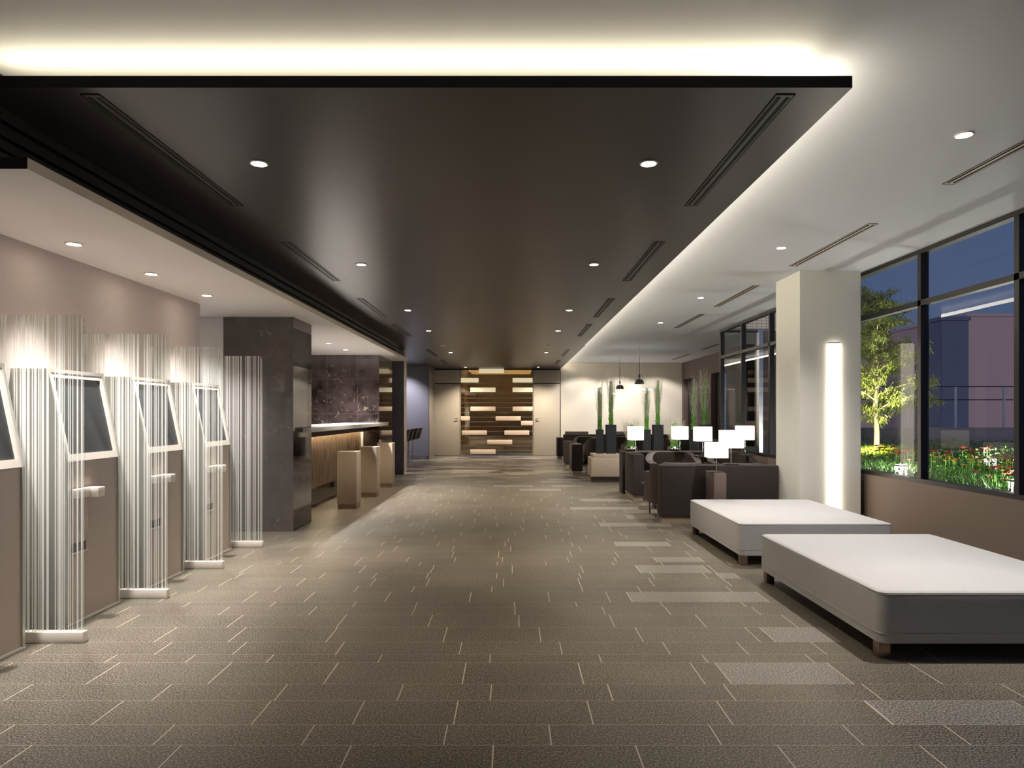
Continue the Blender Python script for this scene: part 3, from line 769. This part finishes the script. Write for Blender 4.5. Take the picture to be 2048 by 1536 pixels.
# small stands carrying lamps 2..5
for (x, yv, z, lb) in ((3.0, 10.6, .745, 'slim dark post table under the lamp before the brown wall'), (3.77, 10.78, .755, 'slim dark post table under the rightmost lamp')):
    t = thing('post_table', lb, 'table', (x, yv, 0))
    box('tabletop', -.11, .11, -.10, .10, z-.03, z, M['brownfab'], t, bev=.004)
    bm = bmesh.new(); add_cyl(bm, (0, 0, .02), (0, 0, z-.03), .02); obj('post', bm, M['black'], t, True)
    bm = bmesh.new(); add_cyl(bm, (0, 0, 0), (0, 0, .02), .13, seg=24); obj('base', bm, M['black'], t)

# ------------------------------------------------------------------ stone blocks, planters, plants
rp = random.Random(11)
def strip(bm, pts, w0, w1, mi=0):
    """thin ribbon of crossed quads along points"""
    for dx, dy in ((1, 0), (0, 1)):
        prev = None
        for i, p in enumerate(pts):
            w_ = w0+(w1-w0)*i/(len(pts)-1)
            a = bm.verts.new((p[0]-dx*w_, p[1]-dy*w_, p[2])); b = bm.verts.new((p[0]+dx*w_, p[1]+dy*w_, p[2]))
            if prev: f = bm.faces.new((prev[0], prev[1], b, a)); f.material_index = mi
            prev = (a, b)
def plant_bm(h, r, nst, nleaf, wisps=True, dark=False):
    bm = bmesh.new()
    for k in range(nst):
        a = rp.uniform(0, 2*PI); rr = r*math.sqrt(rp.random())*.9; x = rr*math.cos(a); yy = rr*math.sin(a); hh = h*rp.uniform(.45, .8)
        pts = [(x+rp.uniform(-.006, .006), yy+rp.uniform(-.006, .006), hh*i/6) for i in range(7)]
        strip(bm, pts, .004, .0025, 0)
    for k in range(nleaf):
        q_ = rp.random()**1.35; z = h*q_*.86; a = rp.uniform(0, 2*PI); rr = r*rp.uniform(.1, 1.1)*(1-.35*q_)
        c = Vector((rr*math.cos(a), rr*math.sin(a), z)); d = Vector((rp.uniform(-1, 1), rp.uniform(-1, 1), rp.uniform(.5, 2))).normalized()*rp.uniform(.015, .035)
        s_ = d.cross(Vector((rp.random(), rp.random(), .1))).normalized()*.006
        f = bm.faces.new([bm.verts.new(c), bm.verts.new(c+d*.5+s_), bm.verts.new(c+d), bm.verts.new(c+d*.5-s_)]); f.material_index = rp.choice([0, 1])
    if wisps:
        for k in range(int(nst*1.3)):
            a = rp.uniform(0, 2*PI); x = r*.5*math.cos(a); yy = r*.5*math.sin(a); hh = h*rp.uniform(.75, 1.15); spread = r*rp.uniform(.4, 2.2)
            pts = [(x+spread*math.cos(a)*(i/8)**.6+rp.uniform(-.006, .006), yy+spread*math.sin(a)*(i/8)**.6, hh*(.25+.75*i/8)) for i in range(9)]
            strip(bm, pts, .0017, .0008, 2)
            for q in range(3):
                p = Vector(pts[rp.randint(3, 7)]); e = p+Vector((math.cos(a+rp.uniform(-1, 1))*.05, math.sin(a+rp.uniform(-1, 1))*.05, rp.uniform(.05, .1)))
                strip(bm, [p, e], .0012, .0006, 2)
    return bm
M['stem2'] = mat('pale green stem', (.50, .80, .22), .5)
def stone(x0, x1, label):
    t = thing('stone_block', label, 'stone block', ((x0+x1)/2, 13.72, 0), group='stone planter blocks'); h = (x1-x0)/2
    box('block', -h, h, 0, .60, .115, .50, M['stone'], t, bev=.006)
    box('top_step', -h+.04, h-.04, .04, .56, .50, .575, M['stone'], t, bev=.004)
    box('base', -h+.05, h-.05, .05, .55, 0, .115, M['stone_base'], t)
def planter(x0, x1, h, ph, label, dark=False):
    t = thing('planter', label, 'planter', ((x0+x1)/2, 14.0, .575), group='square black planters with green stems'); r = (x1-x0)/2
    bm = bmesh.new(); b_ = r*.93
    add_prism(bm, [(-r, 0), (r, 0), (r, h), (-r, h)], 1, -r, r)
    obj('pot', bm, M['planter'], t)
    box('rim', -r-.002, r+.002, -r-.002, r+.002, h-.02, h, M['planter'], t)
    p = obj('stems', plant_bm(ph, .048 if r < .08 else .05, 34, 1100), [M['stem'], M['stem2'], M['wisp']], t); p.location = (0, 0, h)
nm = ['left', 'middle', 'right']
for i, off in enumerate((0, .98, 1.96)):
    stone(1.60+off*1.0, 2.25+off, '%s pale stone block under a pair of black planters' % nm[i])
    planter(1.74+off, 1.885+off, .50, 1.0, 'shorter black planter of the %s pair, with upright green stems' % nm[i])
    planter(1.945+off, 2.145+off, .60, 1.05, 'taller black planter of the %s pair, with upright green stems' % nm[i])
for (x, n) in ((2.10, 'left'), (2.87, 'right')):
    t = thing('bowl_planter', '%s silver bowl with wispy green plant on the console' % n, 'bowl', (x, 11.93, .74), group='silver bowls with plants')
    bm = bmesh.new(); add_lathe(bm, [(0, 0), (.08, 0), (.115, .03), (.118, .06), (.10, .088), (.085, .085), (.10, .06), (.0, .04)]); obj('bowl', bm, M['chrome'], t, True)
    p = obj('foliage', plant_bm(.50, .075, 46, 420), [M['stem'], M['stem2'], M['wisp']], t); p.location = (0, 0, .05)

# ------------------------------------------------------------------ pendants
def pendant(x, yv, zb, rd, zd, dr, label):
    t = thing('pendant_lamp', label, 'pendant lamp', (x, yv, 0), group='pendant lamps')
    bm = bmesh.new(); R = rd
    add_lathe(bm, [(R, zb), (R*1.0, zb+.02), (R*.95, zb+.06), (R*.8, zb+.095), (R*.55, zb+.115), (R*.25, zb+.122), (0, zb+.124)]); add_lathe(bm, [(R-.004, zb), (R*.9, zb+.06), (R*.5, zb+.108), (0, zb+.118)])
    obj('lamp_shade', bm, M['pend'], t, True)
    bm = bmesh.new(); add_cyl(bm, (0, 0, zb+.16), (0, 0, zb+.235), .024); add_cyl(bm, (0, 0, zb+.12), (0, 0, zb+.16), .008); obj('socket_cap', bm, M['pend'], t, True)
    bm = bmesh.new(); add_cyl(bm, (0, 0, zb+.235), (0, 0, ZC), .008, seg=8); obj('cord', bm, M['pend'], t)
    bm = bmesh.new(); add_lathe(bm, [(0, zd-.012), (dr*.9, zd-.012), (dr, zd-.004), (dr, zd+.004), (dr*.9, zd+.012), (0, zd+.012)], seg=40)
    obj('light_disc', bm, M['disc'], t, True)
    bm = bmesh.new()
    for k in range(3):
        a = 2*PI*k/3+.5; add_cyl(bm, (.02*math.cos(a), .02*math.sin(a), ZC-.02), (dr*.75*math.cos(a), dr*.75*math.sin(a), zd+.01), .0022, seg=6)
    obj('suspension_wires', bm, M['wisp'], t)
pendant(3.19, 20.0, 2.145, .115, 2.01, .29, 'lower left black dome pendant over a glowing disc')
pendant(3.19, 16.9, 2.156, .118, 2.017, .31, 'upper right black dome pendant over a glowing disc')
for yv in (18.2, 19.6, 21.0): pass
# wall washers for the back wall
for n, x in (('left', 2.3), ('middle', 3.5), ('right', 4.7)):
    t = thing('downlight', '%s downlight washing the cream back wall' % n, 'ceiling light', (x, 20.9, ZC), group='downlights washing the back wall')
    obj('lens', disc_bm(.04, -.006, -.001), M['lens_off'], t); obj('trim_ring', disc_bm(.05, -.004, 0), M['ceil_white'], t)
    spot('spot', t, (0, 0, -.02), 190, 100, .35, NEUT, rot=(math.radians(25), 0, 0))

# ------------------------------------------------------------------ terrace
ZG = .42
rg = random.Random(5)
bm = bmesh.new(); nx, ny = 24, 40
X0, X1, Y0, Y1 = 4.42, 16.5, 2.5, 17.6
vs = [[bm.verts.new((X0+(X1-X0)*i/nx, Y0+(Y1-Y0)*j_/ny, ZG+.03*math.sin(i*1.3)*math.cos(j_*.9))) for j_ in range(ny+1)] for i in range(nx+1)]
for i in range(nx):
    for j_ in range(ny):
        if vs[i][j_].co.x < 6.7 and vs[i][j_+1].co.y > 13.3: continue
        bm.faces.new((vs[i][j_], vs[i+1][j_], vs[i+1][j_+1], vs[i][j_+1]))
o = obj('planting_bed', bm, M['soil']); tag(o, 'dark soil of the raised terrace planting bed', 'soil', kind='stuff')
X0 = 4.46
def blocked(x, yv):  # facade volume
    return x < 6.8 and yv > 13.1
def leafquad(bm, c, d, s, mi):
    f = bm.faces.new([bm.verts.new(c), bm.verts.new(c+d*.45+s), bm.verts.new(c+d), bm.verts.new(c+d*.45-s)]); f.material_index = mi
def tall(x, yv): return .10+.10*min(1, max(0, (x-5.2)/3.5))
# grass near the window, shrubs behind
bm = bmesh.new(); n = 0
while n < 15000:
    x = X0+.05+rg.random()**1.3*4.2; yv = rg.uniform(3.6, 15.0)
    if blocked(x, yv): continue
    h = rg.uniform(.10, .24)*(1 if x < 6 else .8)+ (.05 if x > 5 else 0)
    a = rg.uniform(0, 2*PI); lean = rg.uniform(.1, .6)*h
    b_ = Vector((x, yv, ZG)); mid = b_+Vector((math.cos(a)*lean*.4, math.sin(a)*lean*.4, h*.65)); tip = b_+Vector((math.cos(a)*lean*1.3, math.sin(a)*lean*1.3, h))
    s = Vector((-math.sin(a), math.cos(a), 0))*rg.uniform(.003, .006)
    mi = 0 if rg.random() < .75 else 1
    v = [bm.verts.new(b_-s), bm.verts.new(b_+s), bm.verts.new(mid+s*.8), bm.verts.new(mid-s*.8), bm.verts.new(tip)]
    f = bm.faces.new(v[:4]); f.material_index = mi; f = bm.faces.new((v[3], v[2], v[4])); f.material_index = mi
    n += 1
o = obj('tall_grass', bm, [M['grass'], M['leaf_b']]); tag(o, 'dense green grass along the window side of the terrace bed', 'grass', kind='stuff')
bm = bmesh.new(); n = 0
while n < 30000:
    x = rg.uniform(5.6, 14.5); yv = rg.uniform(5.0, 17.3)
    if blocked(x, yv): continue
    hx_ = .18+.16*min(1, (x-5.6)/3)+.06*math.sin(x*3.1)*math.cos(yv*2.7)
    c = Vector((x, yv, ZG+hx_*rg.uniform(.35, 1.0)))
    d = Vector((rg.uniform(-1, 1), rg.uniform(-1, 1), rg.uniform(-.2, .9))).normalized()*rg.uniform(.03, .075)
    s = d.cross(Vector((rg.uniform(-1, 1), rg.uniform(-1, 1), 1))).normalized()*rg.uniform(.008, .016)
    leafquad(bm, c, d, s, 0 if rg.random() < .65 else 1); n += 1
o = obj('low_shrubs', bm, [M['leaf_a'], M['leaf_b']]); tag(o, 'low leafy green shrubs filling the terrace bed', 'shrubs', kind='stuff')
# yellow-lit grass clump at the tree foot
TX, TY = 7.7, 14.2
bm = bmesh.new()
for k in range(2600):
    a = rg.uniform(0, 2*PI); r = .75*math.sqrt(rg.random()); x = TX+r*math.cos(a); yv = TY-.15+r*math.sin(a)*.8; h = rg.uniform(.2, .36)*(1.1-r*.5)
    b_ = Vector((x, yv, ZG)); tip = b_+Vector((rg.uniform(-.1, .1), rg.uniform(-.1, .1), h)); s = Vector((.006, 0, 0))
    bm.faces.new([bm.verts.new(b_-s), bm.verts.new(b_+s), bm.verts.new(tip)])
o = obj('grass_clump', bm, M['grass_y']); tag(o, 'bright floodlight yellow grass lit at the foot of the terrace tree', 'grass', kind='stuff')
# flowers
def flower(mt, r, h):
    bm = bmesh.new()
    for k in range(7):
        a = 2*PI*k/7; c = Vector((0, 0, h)); d = Vector((math.cos(a), math.sin(a), .45))*r; s = Vector((-math.sin(a), math.cos(a), 0))*r*.42
        f = bm.faces.new([bm.verts.new(c), bm.verts.new(c+d*.6+s), bm.verts.new(c+d), bm.verts.new(c+d*.6-s)])
    add_lathe(bm, [(0, h+r*.5), (r*.35, h+r*.35), (r*.4, h+r*.1), (0, h)], seg=7)
    n0 = len(bm.faces); add_cyl(bm, (0, 0, 0), (0, 0, h), .004, seg=5); bm.faces.ensure_lookup_table()
    for f in bm.faces[n0:]: f.material_index = 1
    return obj('flower', bm, [M[mt], M['stem']])
def scatter(mt, r, h, n, boxes, label, group):
    first = None
    for k in range(n):
        bx = rg.choice(boxes); x = rg.uniform(bx[0], bx[1]); yv = rg.uniform(bx[2], bx[3])
        if first is None: first = flower(mt, r, h); o = first; tag(o, label, 'flower', group)
        else: o = first.copy(); C.objects.link(o)
        o.location = (x, yv, ZG-.0+rg.uniform(-.05, .05)); s = rg.uniform(.8, 1.3); o.scale = (s, s, rg.uniform(.95, 1.15)); o.rotation_euler = (0, 0, rg.uniform(0, 6))
scatter('yellow', .042, .25, 120, [(6.2, 7.6, 8.2, 11.5), (6.6, 7.6, 9.0, 11.5), (7.0, 8.6, 8.5, 10.5)], 'small yellow flower in the terrace bed band before the red ones', 'yellow flowers in the terrace bed')
scatter('red', .062, .31, 60, [(7.0, 8.6, 9.5, 12.5), (6.4, 7.6, 11.0, 13.0), (8.5, 11.0, 10.5, 14.5)], 'round red flower among the green shrubs of the terrace bed', 'red flowers in the terrace bed')
scatter('red', .045, .27, 45, [(5.3, 6.3, 6.6, 7.9), (6.0, 6.9, 7.2, 8.6)], 'small red flower in the near patch by the window mullion', 'red flowers by the window')
scatter('whitepetal', .05, .30, 5, [(6.8, 7.8, 9.5, 12.0)], 'pale cream flower among the red and yellow ones', 'cream flowers in the terrace bed')

# tree
rt = random.Random(21)
t = thing('garden_tree', 'slender floodlit tree with feathery drooping leaves on the terrace', 'tree', (TX, TY, ZG))
H = 3.65
bm = bmesh.new(); tp = [(0, 0, 0), (.01, 0, .6), (-.01, .02, 1.2), (.03, 0, 1.8), (0, .02, 2.5), (.04, 0, 3.1), (.03, 0, 3.5)]; tr_ = [.062, .052, .046, .036, .026, .014, .006]
for i in range(6): add_cyl(bm, tp[i], tp[i+1], tr_[i], tr_[i+1], seg=10)
obj('trunk', bm, M['bark'], t, True)
tips = []; bbm = bmesh.new()
for k in range(26):
    z = .75+2.65*(k/26)**.9; a = k*2.4+rt.uniform(-.4, .4); ln = (1.15 if z < 2 else 1.15*(1-(z-2)/2.2))*rt.uniform(.6, 1.0)
    p0 = Vector((0, 0, z)); rise = rt.uniform(.25, .6)
    pts = [p0+Vector((math.cos(a)*ln*u, math.sin(a)*ln*u, ln*rise*math.sin(u*1.9)+rt.uniform(-.02, .02))) for u in (0, .25, .5, .75, 1)]
    for i in range(4): add_cyl(bbm, pts[i], pts[i+1], .013*(1-i*.22), .013*(1-(i+1)*.22), seg=6)
    for i in range(1, 5):
        for q in range(3):
            u = pts[i-1].lerp(pts[i], rt.random()); e = u+Vector((rt.uniform(-.28, .28), rt.uniform(-.28, .28), rt.uniform(-.05, .22)))
            add_cyl(bbm, u, e, .004, .002, seg=4); tips += [(u, e)]
obj('branches', bbm, M['bark'], t, True)
bm = bmesh.new()
for (u, e) in tips:
    for k in range(75):
        c = u.lerp(e, rt.uniform(.15, 1.15))+Vector((rt.gauss(0, .05), rt.gauss(0, .05), rt.gauss(0, .04)))
        d = Vector((rt.uniform(-.6, .6), rt.uniform(-.6, .6), rt.uniform(-1, -.1))).normalized()*rt.uniform(.06, .12)
        s = d.cross(Vector((rt.uniform(-1, 1), rt.uniform(-1, 1), .2))).normalized()*.010
        leafquad(bm, c, d, s, 0)
obj('foliage', bm, M['leaf_tree'], t)
fl = thing('flood_light', 'small ground floodlight hidden in grass at the tree foot', 'lamp', (TX-.25, TY-.75, ZG))
box('housing', -.06, .06, -.05, .05, 0, .10, M['bollard'], fl, bev=.01)
spot('spot', fl, (0, 0, .30), 900, 75, .8, (1, .86, .45), .05, rot=(math.radians(180-14), 0, 0))
spot('spot', fl, (.0, .1, .42), 90, 160, .9, (1, .9, .45), .05, rot=(math.radians(90), 0, 0))

# bollards
def bollard(x, yv, label):
    t = thing('bollard_light', label, 'garden light', (x, yv, ZG-.02), group='cube bollard lights in the terrace bed')
    box('post', -.065, .065, -.065, .065, 0, .085, M['bollard'], t); box('lit_glass', -.062, .062, -.062, .062, .085, .215, M['bollard_lit'], t); box('cap', -.068, .068, -.068, .068, .215, .24, M['bollard'], t)
    l = bpy.data.lights.new('glow', 'POINT'); l.energy = 60; l.color = (1, .96, .86); l.shadow_soft_size = .08
    o = bpy.data.objects.new('glow', l); C.objects.link(o); o.location = (0, 0, .36); o.parent = t
bollard(5.82, 10.05, 'glowing cube bollard light left of the window mullion, in grass')
bollard(8.41, 11.8, 'glowing cube bollard light among the shrubs, between the two mullions')
bollard(5.83, 7.75, 'glowing cube bollard light at the right photo edge behind the mullion')

# parapet and railing
t = thing('parapet', 'grey terrace parapet wall beyond the planting bed', 'wall', (8, 17.7, 0)); t['kind'] = 'structure'
box('coping', -1.2, 12, -.02, .22, 1.0, 1.04, M['parapet'], t); box('wall_body', -1.2, 12, 0, .2, 0, 1.0, M['parapet'], t)
t = thing('railing', 'thin black railing standing on the terrace parapet', 'railing', (8, 17.8, 1.04))
bm = bmesh.new()
for z in (1.09, .74): add_box(bm, -1.2, 12, -.015, .015, z-.014, z+.014)
obj('rail', bm, M['rail'], t)
for k in range(0, 12): box('post', k*1.29-.14, k*1.29-.09, -.02, .02, 0, 1.08, M['railpost'], t)
# distant buildings
S_ = [(37.3, 48, 55, 66, 9.4, 'bld_tan', 'large mauve apartment block at the far right'), (28.8, 30.6, 45, 47.5, 7.7, 'bld_dark', 'slate blue tower in front of the mauve blocks'),
      (29.2, 32.8, 50, 53, 4.9, 'bld_mid', 'low brown building in the middle distance'), (30.8, 38.7, 67, 76, 9.4, 'bld_tan', 'mauve building behind the tree and the window mullion')]
for x0, x1, y0, y1, h, mt, lb in S_:
    t = thing('building', lb, 'building', ((x0+x1)/2, y0, -10))
    hw = (x1-x0)/2
    box('wall', -hw, hw, 0, y1-y0, 0, 10+h, M[mt], t); box('roof', -hw-.1, hw+.1, -.1, y1-y0+.1, 10+h, 10+h+.25, M[mt], t)
